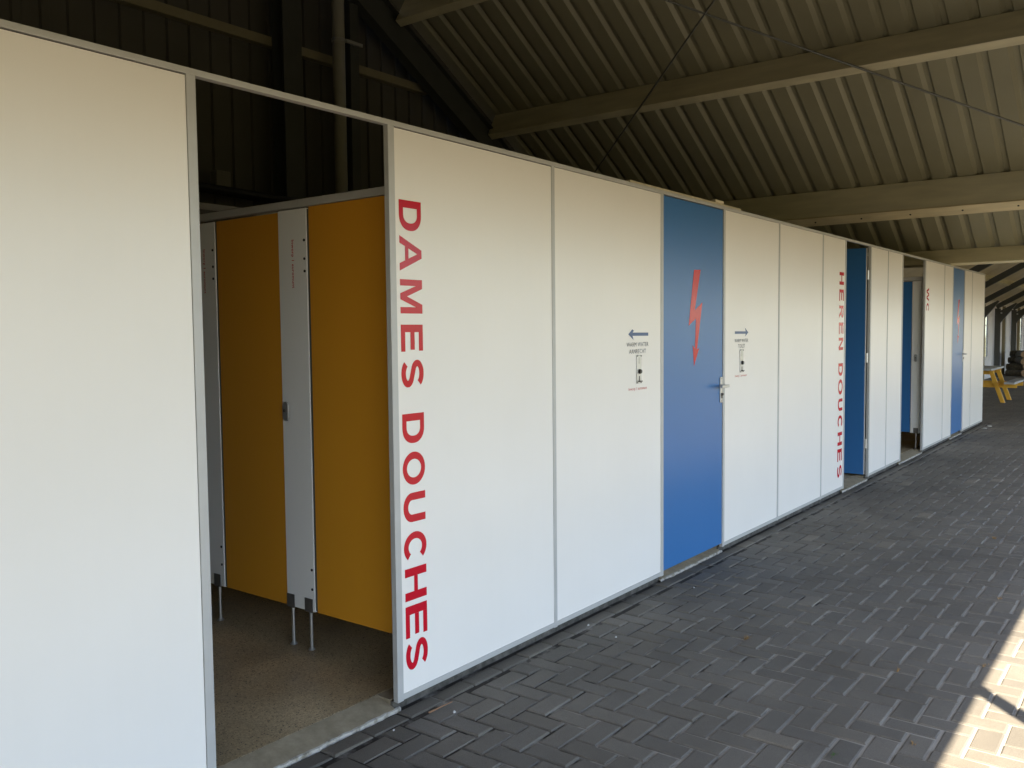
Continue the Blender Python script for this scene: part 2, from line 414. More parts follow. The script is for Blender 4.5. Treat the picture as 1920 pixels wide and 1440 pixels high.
# ================================================================== GROUND
YW = 2.67           # front plane of the washroom wall
g = MB(); g.box(-120, 160, -120, 120, -0.5, -0.045)
tag(build('ground', g, M['yard']), kind='structure')
g = MB(); g.box(-6, 44, -6.0, 12.0, -0.04, -0.0062)
tag(build('joint_bed', g, M['joint']), kind='structure')
g = MB(); g.box(-12, 44, -5.5, -2.55, -0.02, 0.004)
tag(build('outer_paving', g, M['terrace']), kind='structure')

def pavement():
    u = 0.1073; X0, Y0 = 3.862, 1.70
    verts, faces, tone = [], [], []
    def brick(x0, x1, y0, y1, fine):
        if x1 - x0 < 0.03 or y1 - y0 < 0.03: return
        g = 0.0047 + random.uniform(-0.0008, 0.0008); x0 += g; x1 -= g; y0 += g; y1 -= g
        cx, cy = (x0+x1)/2, (y0+y1)/2
        dz = max(-0.0015, min(0.0032, random.gauss(0.0003, 0.0014))) + 0.0012*math.sin(cx*0.9+0.4)*math.sin(cy*1.3)
        tx, ty = random.gauss(0, 0.008), random.gauss(0, 0.008)
        Z = lambda x, y, d: dz + tx*(x-cx) + ty*(y-cy) - d
        o = len(verts)
        t = 0.118*math.exp(random.gauss(0, 0.065)); warm = random.uniform(-0.02, 0.02)
        if random.random() < 0.012: t *= 1.35; warm += 0.04
        col = (t*(1.14+warm), t*(1.02+warm*0.35), t*(0.84-warm*0.5), 1)
        if fine:
            b = 0.0065; jit = lambda: random.uniform(-0.0014, 0.0014)
            loops = [(0.0, 0.022), (0.0, 0.0060), (b*0.45, 0.0024), (b, 0.0)]
        else:
            jit = lambda: 0.0
            loops = [(0.0, 0.016), (0.0, 0.0045), (0.007, 0.0)]
        for k, (i, d) in enumerate(loops):
            for px, py in ((x0+i, y0+i), (x1-i, y0+i), (x1-i, y1-i), (x0+i, y1-i)):
                px += jit(); py += jit()
                verts.append((px, py, Z(px, py, d)))
        for k in range(len(loops)-1):
            a, c = o+4*k, o+4*(k+1)
            for i in range(4):
                faces.append((a+i, a+(i+1) % 4, c+(i+1) % 4, c+i)); tone.append(col)
        e = o+4*(len(loops)-1); faces.append((e, e+1, e+2, e+3)); tone.append(col)
    YB = 2.582       # inner edge of the straight course along the wall
    xe = 16.80       # the washroom block ends here; the paving carries on round it
    for j in range(-60, 40):
        for i in range(-110, 380):
            c = (i + j - 3) % 4
            xa, ya = X0 + u*i, Y0 + u*j
            if c == 0+1: x0, x1, y0, y1 = xa, xa+2*u, ya, ya+u
            elif c == 3: x0, x1, y0, y1 = xa, xa+u, ya, ya+2*u
            else: continue
            if xa < -2.5 or xa > 40 or ya < -2.5: continue
            lim = YB if x0 < xe else 5.0
            if y0 > lim: continue
            brick(x0, x1, y0, min(y1, lim), x0 < 13 and y0 > -0.6)
    x = -2.5
    while x < xe:
        brick(x, x+2*u, YB, YB+0.094, x < 13); x += 2*u + random.uniform(-0.001, 0.001)
    me = bpy.data.meshes.new('pavement'); me.from_pydata(verts, [], faces)
    at = me.color_attributes.new('tone', 'FLOAT_COLOR', 'CORNER')
    buf = []
    for fc, cl in zip(faces, tone): buf += list(cl)*len(fc)
    at.data.foreach_set('color', buf)
    me.materials.append(M['paver'])
    o = bpy.data.objects.new('pavement', me); COL.objects.link(o)
    tag(o, kind='structure')
pavement()

# washroom floor and the concrete sill under the wall front
g = MB(); g.box(0.3, 16.66, 2.8055, 5.4, -0.03, 0.044)
tag(build('washroom_floor', g, M['terrazzo']), kind='structure')
DOORS = ((1.755, 2.655), (5.120, 6.051), (8.994, 9.851), (11.237, 12.365), (14.141, 14.961))
def sill():
    """sloping concrete thresholds in the doorways, a recessed footing under the panels between them"""
    mb = MB(); x = 0.3
    for a, c in DOORS + ((16.69, 16.69),):
        mb.box(x, a, 2.701, 2.714, -0.03, 0.040, 1); mb.box(x, a, 2.7141, 2.80, -0.03, 0.0445, 0)
        if c > a:
            e = 0.034
            mb.add([(a, 2.686, -0.03), (c, 2.686, -0.03), (c, 2.80, 0.0445), (a, 2.80, 0.0445), (a, 2.686, 0.012), (c, 2.686, 0.012),
                    (a, 2.80, -0.03), (c, 2.80, -0.03)], [(4, 5, 2, 3), (0, 1, 5, 4), (0, 4, 3, 6), (1, 7, 2, 5)])
        x = c
    return mb
tag(build('door_sill', sill(), [M['sill'], M['footing']]), kind='structure')
def sill_edge():
    """broken lime-washed front edge of the thresholds"""
    mb = MB()
    for a, c in DOORS:
        x = a - 0.03; prev = None
        while x < c + 0.045:
            yy = 2.676 + random.uniform(-0.004, 0.003); top = 0.0095 + random.uniform(-0.003, 0.003)
            cur = ((x, yy, -0.02), (x, yy, top-0.005), (x, yy+0.003, top), (x, 2.6868, top+0.0025))
            if prev: mb.add(list(prev) + list(cur), [(0, 4, 5, 1), (1, 5, 6, 2), (2, 6, 7, 3)])
            prev = cur; x += 0.024
    return mb
tag(build('sill_edge', sill_edge(), M['lime']), kind='structure')

# ================================================================== WASHROOM WALL
wall = thing('washroom_wall', (9.0, YW, 0.04), 'long white panelled washroom front with grey posts, blue doors and red vertical lettering', 'wall')
ZB0, ZB1, ZT0, ZT1 = 0.043, 0.068, 2.521, 2.543
YF, YR = 2.667, 2.695
def post(x0, x1):
    b = MB(); b.box(x0, x1, YF, YR, ZB0-0.004, ZT0); return build('post', b, M['rail'], wall, 0.0015)
posts = [(1.719,1.754),(2.656,2.692),(3.857,3.885),(5.084,5.119),(6.052,6.084),(7.160,7.184),(8.274,8.298),(8.957,8.993),
         (9.852,9.888),(10.551,10.574),(11.200,11.236),(12.366,12.404),(13.536,13.560),(14.104,14.140),(14.962,14.998),(15.588,15.612),(16.690,16.714)]
for p in posts: post(*p)
b = MB()
for x0, x1 in ((0.45, 5.0), (5.0015, 9.4), (9.4015, 13.2), (13.2015, 16.714)): b.box(x0, x1, YF-0.001, YR+0.002, ZT0, ZT1)
build('top_rail', b, M['rail'], wall, 0.0015)
panels = []
def wall_panel(x0, x1, gap_l=0.0, gap_r=0.0, gap_t=0.004):
    b = MB()
    b.box(x0+gap_l, x1-gap_r, YF+0.004, YF+0.02, ZB1+0.0006, ZT0-gap_t, 0)
    if gap_t: b.box(x0, x1, YF+0.0125, YF+0.0185, ZT0-gap_t-0.0004, ZT0-0.0003, 1)
    if gap_l: b.box(x0+0.0002, x0+gap_l+0.0004, YF+0.0125, YF+0.0185, ZB1+0.001, ZT0-gap_t-0.001, 1)
    if gap_r: b.box(x1-gap_r-0.0004, x1-0.0002, YF+0.0125, YF+0.0185, ZB1+0.001, ZT0-gap_t-0.001, 1)
    o = build('wall_panel', b, [M['panel'], M['gap_shade']], wall)
    r = MB(); r.box(x0+0.0003, x1-0.0003, YF+0.0005, YR, ZB0, ZB1); build('bottom_rail', r, M['rail'], wall, 0.001)
    return o
spans = [(0.45,1.719),(2.692,3.857),(3.885,5.084),(6.084,7.160),(7.184,8.274),(8.298,8.957),(9.888,10.551),(10.574,11.200),(12.404,13.536),(13.560,14.104),(14.998,15.588),(15.612,16.690)]
P = [wall_panel(a, c, gl, gr, gt) for (a, c), gl, gr, gt in zip(spans,
     (0,0,.003,0,.0025,.0025,0,.002,0,.002,0,.002), (.002,.0,0,.002,.002,0,.002,0,.002,0,.002,0), (.005,.005,.003,.002,.002,.002,.002,.002,.002,.002,.002,.002))]
# end wall of the block
b = MB(); b.box(16.694, 16.712, YR+0.001, 5.3, ZB0, ZT0+0.01); build('end_panel', b, M['panel'], wall)

YL = YF + 0.0030     # lettering lies just proud of the panels
dames = [('D',2.219,2.089),('A',2.067,1.916),('M',1.88,1.733),('E',1.685,1.568),('S',1.533,1.41),('D',1.297,1.166),('O',1.128,0.982),('U',0.948,0.817),('C',0.777,0.641),('H',0.615,0.471),('E',0.447,0.33-0.025),('S',0.29,0.157)]
heren = [('H',2.201,2.077),('E',2.032,1.918),('R',1.875,1.75),('E',1.708,1.593),('N',1.559,1.436),('D',1.307,1.182),('O',1.148,0.996),('U',0.957,0.835),('C',0.794,0.665),('H',0.623,0.49),('E',0.455,0.331),('S',0.293,0.169)]
build('lettering', word_mesh(dames[:5], 2.7155, 0.137, YL), M['red'], P[1]); build('lettering', word_mesh(dames[5:], 2.7145, 0.137, YL), M['red'], P[1])
build('lettering', word_mesh(heren[:5], 8.782, 0.142, YL), M['red'], P[5]); build('lettering', word_mesh(heren[5:], 8.782, 0.142, YL), M['red'], P[5])
build('lettering', word_mesh([('W',2.172,1.994),('C',1.974,1.854)], 12.468, 0.132, YL), M['red'], P[8])
def arrow(pts): 
    b = MB(); b.add([(x, YL, z) for x, z in pts], [tuple(range(len(pts)))]); return b
build('arrow_sign', arrow([(4.668,1.627),(4.716,1.657),(4.736,1.648),(4.720,1.637),(4.918,1.636),(4.918,1.616),(4.719,1.617),(4.732,1.591)]), M['navy'], P[2])
build('arrow_sign', arrow([(6.265,1.636),(6.471,1.635),(6.457,1.663),(6.523,1.626),(6.458,1.594),(6.471,1.616),(6.265,1.617)]), M['navy'], P[3])
for pan, items in ((P[2], [('WARM WATER',4.647,4.920,1.551,1.577,'ink'),('AANRECHT',4.678,4.887,1.508,1.535,'ink'),('Inworp 1 euromunt',4.671,4.901,1.277,1.300,'red')]),
                   (P[3], [('WARM WATER',6.262,6.521,1.552,1.578,'ink'),('TOILET',6.328,6.457,1.509,1.538,'ink'),('Inworp 1 euromunt',6.272,6.495,1.285,1.307,'red')])):
    for t, x0, x1, z0, z1, mt in items:
        build('lettering', font_mesh(t, x0, x1, z0, z1, YL)[0], M[mt], pan)

# ---- blue doors in the wall
bolt_pts = [(5.571,2.061),(5.676,2.066),(5.586,1.785),(5.706,1.842),(5.624,1.516),(5.658,1.523),(5.575,1.399),(5.553,1.547),(5.588,1.519),(5.603,1.727),(5.491,1.678)]
def blue_door(x0, x1, dx):
    b = MB(); b.box(x0+0.002, x1-0.004, YF+0.006, YF+0.042, 0.066, ZT0-0.006)
    d = build('blue_door', b, M['blue'], wall, 0.002)
    s = MB(); s.add([(x+dx, YF+0.0048, z) for x, z in bolt_pts], [tuple(range(len(bolt_pts)))])
    build('warning_sign', s, M['red'], d)
    hx = x1 - 0.031
    h = MB(); h.box(hx-0.020, hx+0.020, YF-0.002, YF+0.006, 1.116, 1.304); build('handle_plate', h, M['steel'], d, 0.002)
    k = MB(); k.box(hx-0.012, hx+0.012, YF-0.005, YF-0.002, 1.148, 1.187, 0); k.tube((hx, YF-0.0165, 1.178), (hx, YF-0.005, 1.178), 0.009, n=14)
    build('keyhole', k, M['dark_steel'], d)
    l = MB(); l.tube((hx, YF-0.002, 1.240), (hx, YF-0.052, 1.240), 0.010, n=12)
    l.obox((hx-0.045, YF-0.050, 1.240), (0.062,0,0), (0,0.007,0), (0,0,0.0105))
    build('door_handle', l, M['steel'], d, 0.003)
    for z in (1.128, 1.291):
        c = MB(); c.tube((hx, YF-0.0035, z), (hx, YF-0.002, z), 0.004, n=8); build('screw', c, M['dark_steel'], d)
    return d
blue_door(5.119, 6.052, 0.0)
blue_door(14.140, 14.962, 8.962)
# the men's door stands open, turned inward a right angle
b = MB(); b.box(9.795, 9.835, 2.702, 3.555, 0.066, 2.505)
d = build('blue_door', b, M['blue'], wall, 0.003); d['label'] = 'blue door standing open into the men\'s showers'
for z in (0.40, 1.33, 2.22):
    h = MB(); h.tube((9.842, 2.692, z-0.05), (9.842, 2.692, z+0.05), 0.009, n=10); h.box(9.8345, 9.8515, 2.696, 2.700, z-0.05, z+0.05)
    build('hinge', h, M['steel'], d)
b = MB(); b.box(9.797, 9.833, 2.6995, 2.7018, 0.068, 2.503); build('edge_band', b, M['pipe'], d)

# ---- coin meters
def coin_meter(x0, x1, label):
    z0, z1 = 1.322, 1.498; xm = (x0+x1)/2
    t = thing('coin_meter', (xm, YF+0.003, z0), label, 'coin meter', 'coin meters on the white wall')
    b = MB(); b.box(x0, x1, YF-0.002, YF+0.0038, z0, z1); build('face_plate', b, M['steel'], t, 0.002)
    for sx in (x0+0.007, x1-0.007):
        for z in (z0+0.006, z1-0.006):
            s = MB(); s.tube((sx, YF-0.0045, z), (sx, YF-0.002, z), 0.0045, n=10); build('screw', s, M['dark_steel'], t)
    k = MB(); k.tube((xm+0.004, YF-0.014, 1.396), (xm+0.004, YF-0.002, 1.396), 0.0125, 0.0155, 18); build('coin_knob', k, M['black'], t, 0.002)
    l = MB(); l.box(xm-0.003, xm+0.003, YF-0.004, YF-0.002, 1.336, 1.368); build('coin_slot', l, M['black'], t)
    l = MB(); l.box(xm-0.014, xm+0.014, YF-0.018, YF-0.002, 1.332, 1.340); build('return_tray', l, M['dark_steel'], t, 0.001)
    mb, vs, fs, bb = font_mesh('WATER', 0, 1, 0, 1, 0)
    m2 = MB(); m2.add([(x0+0.021+(v.y-bb[2])/(bb[3]-bb[2])*0.011, YF-0.0025, 1.484-(v.x-bb[0])/(bb[1]-bb[0])*0.040) for v in vs], fs)
    build('engraving', m2, M['ink'], t)
coin_meter(4.765, 4.823, 'steel coin meter under the WARM WATER AANRECHT lettering')
coin_meter(6.359, 6.421, 'steel coin meter under the WARM WATER TOILET lettering')

# ---- cubicle partitions inside
def foot(x, y, ztop, parent, zf=0.044):
    b = MB(); b.tube((x, y, zf+0.004), (x, y, ztop), 0.0085, n=12); b.tube((x, y, zf), (x, y, zf+0.012), 0.020, 0.012, n=12)
    b.box(x-0.013, x-0.0095, y-0.026, y+0.026, ztop-0.002, ztop+0.062)
    build('foot', b, M['steel'], parent)
    c = MB(); c.box(x-0.0155, x-0.0132, y-0.030, y+0.030, ztop-0.004, ztop+0.066); build('foot_plate', c, M['dark_steel'], parent)
def lock(x, y, z, parent, mt='steel'):
    b = MB(); n = 24; pts = []
    for i in range(n):
        a = 2*math.pi*i/n; pts.append((y + 0.022*math.cos(a), z + math.copysign(0.028, math.sin(a)) + 0.022*math.sin(a)))
    b.prism(pts, 'x', x-0.012, x)
    l = build('door_lock', b, M[mt], parent, 0.002)
    k = MB(); k.tube((x-0.020, y, z+0.004), (x-0.012, y, z+0.004), 0.007, n=12); build('lock_knob', k, M['dark_steel'], l)
def hardware(x, y, zs, parent):
    for z in zs:
        b = MB(); b.tube((x-0.004, y, z), (x, y, z), 0.007, n=10); build('screw_cap', b, M['black'], parent)

XP = 2.85
part = thing('shower_partition', (XP, 3.4, 0.046), 'row of yellow shower cubicle doors between white pilasters inside the first doorway', 'partition')
def pilaster(x, y0, y1, z0, z1, parent, mt='pilaster', name='pilaster', th=0.018, side=0):
    b = MB(); b.box(x, x+th, y0, y1, z0, z1); return build(name, b, M[mt], parent, 0.0015)
pilaster(XP, 2.699, 2.875, 0.245, 2.268, part)
pilaster(XP+0.004, 2.880, 3.424, 0.245, 2.272, part, 'yellow', 'yellow_door')
pilaster(XP, 3.440, 3.655, 0.245, 2.268, part)
pilaster(XP+0.004, 3.660, 4.186, 0.245, 2.262, part, 'yellow', 'yellow_door')
pilaster(XP, 4.202, 4.42, 0.245, 2.262, part)
pilaster(XP+0.004, 4.425, 4.95, 0.245, 2.262, part, 'yellow', 'yellow_door')
pilaster(XP, 4.965, 5.28, 0.245, 2.262, part)
for y0, y1 in ((3.4245, 3.4395), (4.1865, 4.2015)):
    b = MB(); b.box(XP+0.006, XP+0.016, y0, y1, 0.25, 2.262); build('door_seal', b, M['frame_steel'], part)
b = MB(); b.box(XP-0.008, XP+0.026, 2.699, 5.30, 2.274, 2.312); build('head_rail', b, M['rail'], part, 0.002)
for y in (3.480, 3.622, 4.262, 4.40, 5.02): foot(XP+0.009, y, 0.245, part)
lock(XP, 3.621, 1.256, part); lock(XP, 4.385, 1.256, part)
for y0, lo in ((3.449, (2.111, 2.02, 1.959, 0.46, 0.36)), (4.215, (2.11, 2.02, 1.955, 0.47, 0.37))): hardware(XP, y0+0.005, lo, part)
for yc in (3.548, 4.305):
    mb, vs, fs, bb = font_mesh('Inworp 1 euromunt', 0, 1, 0, 1, 0, bold=0.015)
    m2 = MB(); m2.add([(XP-0.001, yc + 0.010 - (v.y-bb[2])/(bb[3]-bb[2])*0.024, 2.118-(v.x-bb[0])/(bb[1]-bb[0])*0.24) for v in vs], fs)
    build('lettering', m2, M['red'], part)

XT = 12.44
tp = thing('toilet_partition', (XT, 3.2, 0.046), 'white toilet cubicle front with a dark blue door behind the WC doorway', 'partition')
pilaster(XT, 2.713, 2.836, 0.255, 2.262, tp)
pilaster(XT+0.004, 2.845, 3.55, 0.262, 2.256, tp, 'blue', 'blue_door')
pilaster(XT, 3.56, 3.76, 0.255, 2.262, tp)
pilaster(XT+0.004, 3.77, 4.45, 0.262, 2.256, tp, 'blue', 'blue_door')
pilaster(XT, 4.46, 5.28, 0.255, 2.262, tp)
b = MB(); b.box(XT-0.008, XT+0.026, 2.699, 5.30, 2.268, 2.318); build('head_rail', b, M['rail'], tp, 0.002)
foot(XT+0.009, 2.768, 0.257, tp); foot(XT+0.009, 3.66, 0.257, tp)
lock(XT, 2.782, 1.25, tp)

back = thing('washroom_back_wall', (8.5, 5.31, 0.046), 'dim grey back wall of the washrooms with a grey capping rail', 'wall')
b = MB(); b.box(0.45, 16.69, 5.31, 5.33, 0.046, 2.50); build('wall_panel', b, M['inner_wall'], back)
b = MB(); b.box(0.45, 16.69, 5.302, 5.338, 2.50, 2.543); build('capping_rail', b, M['rail'], back)
cross = []
for x, lab in ((1.10, 'grey cross wall left of the women\'s shower passage'), (8.75, 'grey cross wall beside the men\'s showers'), (10.9, 'grey cross wall between men\'s showers and toilets')):
    t = thing('cross_wall', (x, 4.0, 0.046), lab, 'wall', 'cross walls inside the washrooms')
    b = MB(); b.box(x-0.01, x+0.01, 2.70, 5.30, 0.046, 2.50); build('wall_panel', b, M['inner_wall'], t)
    b = MB(); b.box(x-0.016, x+0.016, 2.70, 5.30, 2.50, 2.54); build('capping_rail', b, M['rail'], t)

# ---- battens lying on the wall top
b = MB(); b.box(4.73, 6.42, 2.690, 2.725, ZT1+0.001, ZT1+0.021)
tag(build('wooden_batten', b, M['old_batten'], loc=(5.5, 2.70, ZT1), bevel=0.002), 'long thin pale batten lying on the top rail above the blue door', 'batten', 'battens on the wall top')
b = MB(); b.box(5.945, 6.085, 2.683, 2.722, ZT1+0.0215, ZT1+0.040)
tag(build('wooden_batten', b, M['old_batten'], loc=(6.0, 2.70, ZT1+0.02), bevel=0.002), 'short offcut lying on top of the long pale batten', 'batten', 'battens on the wall top')

# ================================================================== BARN ROOF
SL = 0.58; ZR = 9.245 + 1.65           # roof underside: z = ZR - SL*x
XR = 3.0; ZRIDGE = ZR - SL*XR
XE = 14.25; YG = 8.55; YFR = -0.82     # eave, rear gable cladding, open front
ang = math.atan(SL); CA, SA = math.cos(ang), math.sin(ang)
roof = thing('barn_roof', (XE, 4.0, 2.6), 'large cream barn roof of ribbed sheets on heavy purlins over the washrooms', 'roof')
def ribbed_sheet():
    prof = []                           # (y, lift above the underside): wide pan, narrow crest
    y = -1.30 + 0.003
    y = 1.453 - 0.3*9
    while y < YG + 0.2:
        prof += [(y, 0.0), (y+0.014, 0.042), (y+0.074, 0.042), (y+0.116, 0.0)]
        y += 0.3
    prof = [(yy, h) for yy, h in prof if -1.25 <= yy <= YG+0.06]
    mb = MB()
    for (xa, za, xb, zb, sx) in ((XR, ZRIDGE, XE, ZR-SL*XE, 1), (XR, ZRIDGE, -8.0, ZR-SL*XR-SL*11.0, -1)):
        n = len(prof); vs = []
        for x, z in ((xa, za), (xb, zb)):
            for yy, h in prof: vs.append((x, yy, z + h/CA))
        mb.add(vs, [(i, i+1, n+i+1, n+i) for i in range(n-1)])
    return mb
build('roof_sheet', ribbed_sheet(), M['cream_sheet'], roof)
def purlin(xt, w, h, y0, y1, mt='cream', strip_h=0.0):
    e1 = Vector((CA, 0, -SA)); e2 = Vector((SA, 0, CA))
    Tp = Vector((xt, 0, ZR - SL*xt)) - 0.002*e2
    b = MB()
    c = Tp + e1*w/2 - e2*h/2
    b.obox((c.x, (y0+y1)/2, c.z), e1*w/2, (0, (y1-y0)/2, 0), e2*h/2)
    p = build('purlin', b, M[mt], roof, 0.006)
    if strip_h:
        b = MB(); c = Tp + e1*(w/2) - e2*(h+0.0125)
        b.obox((c.x, (y0+y1)/2, c.z), e1*(w/2+0.004), (0, (y1-y0)/2-0.3, 0), e2*0.0125)
        s = build('soffit_board', b, M['pale_batten'], p, 0.004)
        y = 0.4
        while y < 6:
            for _ in (0,):
                q = Tp + e1*(w*0.5) - e2*(h+0.0255)
                k = MB(); k.tube((q.x, y, q.z), (q.x-e2.x*0.006, y, q.z-e2.z*0.006), 0.012, n=10); build('bolt', k, M['black'], p)
            y += 0.62
    return p
purlin(4.45, 0.115, 0.365, -1.0, 8.25)
purlin(6.46, 0.115, 0.365, -1.0, 8.25)
purlin(8.478, 0.115, 0.365, -1.0, 8.16)
purlin(10.40, 0.115, 0.365, -1.0, 8.20)
purlin(12.60, 0.175, 0.445, -1.0, 8.20, 'lit_cream', strip_h=1)
purlin(14.0, 0.062, 0.245, -1.0, 8.20)
for x in (1.5, -0.6, -2.7, -4.8, -6.9):        # other slope, behind the photographer
    b = MB(); z = ZRIDGE - SL*(XR-x); b.box(x-0.06, x+0.06, -1.0, 8.2, z-0.40, z-0.04); build('purlin', b, M['cream'], roof)
def rafter_beam(y):
    mb = MB(); w = 0.16
    e1 = Vector((CA, 0, -SA)); e2 = Vector((SA, 0, CA))
    top = Vector((9.0, y, 0)); z_at = lambda x: ZR - SL*x - 0.285
    p0 = Vector((XR, y, z_at(XR))); p1 = Vector((13.9, y, z_at(13.9)))
    L = (p1-p0).length; c = (p0+p1)/2; D = 0.40
    mb.obox(c - e2*0.0095, e1*L/2, (0, w/2, 0), e2*0.0085)
    mb.obox(c - e2*(D-0.0095), e1*L/2, (0, w/2, 0), e2*0.0085)
    mb.obox(c - e2*D/2, e1*L/2, (0, 0.006, 0), e2*(D/2-0.0181))
    q0 = Vector((XR, y, z_at(XR))); q1 = Vector((-7.8, y, z_at(XR) - SL*10.8))
    f1 = (q1-q0).normalized(); f2 = Vector((-f1.z, 0, f1.x)) if f1.x < 0 else e2
    if f2.z < 0: f2 = -f2
    mb.obox((q0+q1)/2 - f2*D/2, f1*(q1-q0).length/2, (0, w/2, 0), f2*D/2)
    return build('rafter', mb, M['frame_steel'], roof)
rafter_beam(8.22); rafter_beam(0.2)
# sheet edge filler strip seen between rear rafter and roof sheet
mb = MB(); x = 8.6
while x < 13.5:
    L = random.uniform(0.35, 0.6); z = ZR - SL*(x+L/2) - 0.17
    mb.obox((x+L/2, 8.30, z), Vector((CA, 0, -SA))*L/2.02/CA*0.98, (0, 0.012, 0), Vector((SA, 0, CA))*random.uniform(0.085, 0.10)); x += L
build('edge_filler', mb, M['cladding'], roof)
def rod(p, q):
    zz = lambda x: ZR - 0.46 - SL*x
    b = MB(); b.tube((p[0], p[1], zz(p[0])), (q[0], q[1], zz(q[0])), 0.012, n=10)
    build('tie_rod', b, M['rod'], roof, smooth=True)
rod((12.08, 8.2), (6.14, 0.2)); rod((12.24, 0.25), (6.16, 8.2))

# ---- rear gable wall
gable = thing('gable_wall', (6.0, YG, 0), 'dark brown ribbed sheet gable wall behind the washrooms', 'wall')
def ribbed_gable(y, x0, x1, zb, ztop, mt, parent, name='cladding', ph=3.70*YG/8.4-0.03, pitch=0.2585, front=1):
    prof = []; k0 = int((x0-ph)/pitch)-1; x = ph + k0*pitch
    while x < x1 + 0.3:
        prof += [(x, 0.0), (x+0.012, 0.03), (x+0.085, 0.03), (x+0.10, 0.0)]; x += pitch
    prof = [(min(max(a, x0), x1), h) for a, h in prof]
    vs = []; n = len(prof)
    for a, h in prof: vs.append((a, y - front*h, zb))
    for a, h in prof: vs.append((a, y - front*h, max(ztop(a), zb + 0.001)))
    mb = MB(); mb.add(vs, [(i, i+1, n+i+1, n+i) for i in range(n-1) if prof[i+1][0] > prof[i][0]])
    return build(name, mb, M[mt], parent)
roof_z = lambda x: (ZR - SL*x if x > XR else ZRIDGE - SL*(XR-x)) + 0.05
ribbed_gable(YG, -8.0, XE, 0.0, roof_z, 'cladding', gable)
for z in (1.65+3.30, 1.65+0.9, 1.65+5.6):
    x1 = min(9.19 + (4.95-z)/0.58, 13.6)
    b = MB(); b.box(-7.9, x1, YG-0.14, YG-0.035, z, z+0.105); build('girt', b, M['girt'], gable, 0.004)
for x in (1.2, 6.66, 11.6):
    b = MB(); zt = ZR - SL*x - 0.8 if x > 3 else 8.0
    for yy in (8.195, 8.392): b.box(x-0.13, x+0.13, yy, yy+0.012, 0, zt)
    b.box(x-0.006, x+0.006, 8.2072, 8.3918, 0, zt); build('column', b, M['frame_steel'], gable)
b = MB(); b.box(7.55, 7.69, 8.20, 8.36, 0, ZR-SL*7.6-0.8); build('column', b, M['frame_steel'], gable)
pipe = thing('drain_pipe', (7.36, 8.20, 0), 'grey vertical drain pipe running up the dark gable wall', 'pipe')
b = MB(); b.tube((7.36, 8.20, 0.0), (7.36, 8.20, 6.5), 0.075, n=20); build('pipe', b, M['pipe'], pipe, smooth=True)
for z in (5.18, 2.6):
    b = MB(); b.tube((7.36, 8.20, z-0.02), (7.36, 8.20, z+0.02), 0.083, n=20); b.box(7.42, 7.68, 8.12, 8.15, z-0.02, z+0.02); build('clamp', b, M['steel'], pipe)
b = MB(); b.box(5.68, 5.86, 8.30, 8.42, 3.24, 3.42)
tag(build('junction_box', b, M['inner_wall'], loc=(5.77, 8.36, 3.24), bevel=0.01), 'small pale junction box high on the dark gable wall', 'box')
b = MB()
b.tube((4.5, 8.12, 3.19), (7.0, 8.12, 3.14), 0.055, n=10)
tag(build('service_pipe', b, M['black'], loc=(5.5, 8.12, 3.14)), 'black horizontal pipe along the gable above the washroom', 'pipe')

# ---- rest of the shell: other eave wall, side wall at the eave, open front with lintel and posts
west = thing('rear_wall', (-8, 4, 0), 'long closed barn wall at the far eave', 'wall')
b = MB(); b.box(-8.05, -8.0, -1.1, YG, 0, 2.85); build('cladding', b, M['cladding'], west)
eave = thing('eave_wall', (XE, 6.7, 0), 'dark closed eave wall behind the last toilets', 'wall')
b = MB(); b.box(XE+0.02, XE+0.06, 5.0, YG, 0, 2.62); build('cladding', b, M['cladding'], eave)
HL = 2.67
front = thing('front_gable', (3, YFR, 0), 'open barn front with a timber lintel on slim posts', 'wall')
mb = MB(); mb.prism([(-8.0, HL+0.224), (13.85, HL+0.224), (XR, ZRIDGE-0.02)], 'y', YFR-0.03, YFR+0.01); build('cladding', mb, M['cladding'], front)
b = MB(); b.box(-8.0, 14.24, YFR-0.05, YFR+0.05, HL, HL+0.22); build('lintel', b, M['cream'], front)
for x in (-5.2, -1.2, 2.82, 6.8, 10.8, 13.9):
    b = MB(); b.box(x-0.03, x+0.03, YFR-0.03, YFR+0.03, 0.0, HL-0.0005 if x < 13 else 2.5); build('post', b, M['cream'], front)

# ================================================================== FAR WING
YE = 4.92
wing = thing('wing_roof', (30, YE, 2.4), 'low beige roof of the far wing with cream purlins', 'roof')
rz = lambda y: 2.35 + 0.56*(YE - y)              # upper edge of the rafters
RY = 1.0                                        # ridge line of the wing
W0, W1 = XE+0.05, 47.0
mb = MB()
W0 = XE-0.12
mb.add([(W0, YE+0.35, rz(YE+0.35)+0.16), (W1, YE+0.35, rz(YE+0.35)+0.16), (W1, RY, rz(RY)+0.16), (W0, RY, rz(RY)+0.16),
        (W0, -3.0, rz(YE+0.1)+0.16), (W1, -3.0, rz(YE+0.1)+0.16)], [(0,1,2,3), (3,2,5,4)])
build('roof_sheet', mb, M['roof_far'], wing)
W0 = XE+0.05
for y in (4.05, 2.9, 1.75, 0.6):
    b = MB(); b.obox(((W0+W1)/2, y, rz(y)+0.077), ((W1-W0)/2, 0, 0), (0, 0.035, -0.035*0.56), (0, 0.035, 0.0725)); build('purlin', b, M['cream'], wing)
b = MB(); b.prism([(4.9, 2.575), (4.6, 2.70), (RY, rz(RY)+0.15), (-2.9, rz(YE)+0.30), (-2.9, 2.575)], 'x', W0-0.045, W0-0.01); build('light_stop', b, M['roof_far'], wing)  # unseen panel added to block light leaking in above the eave
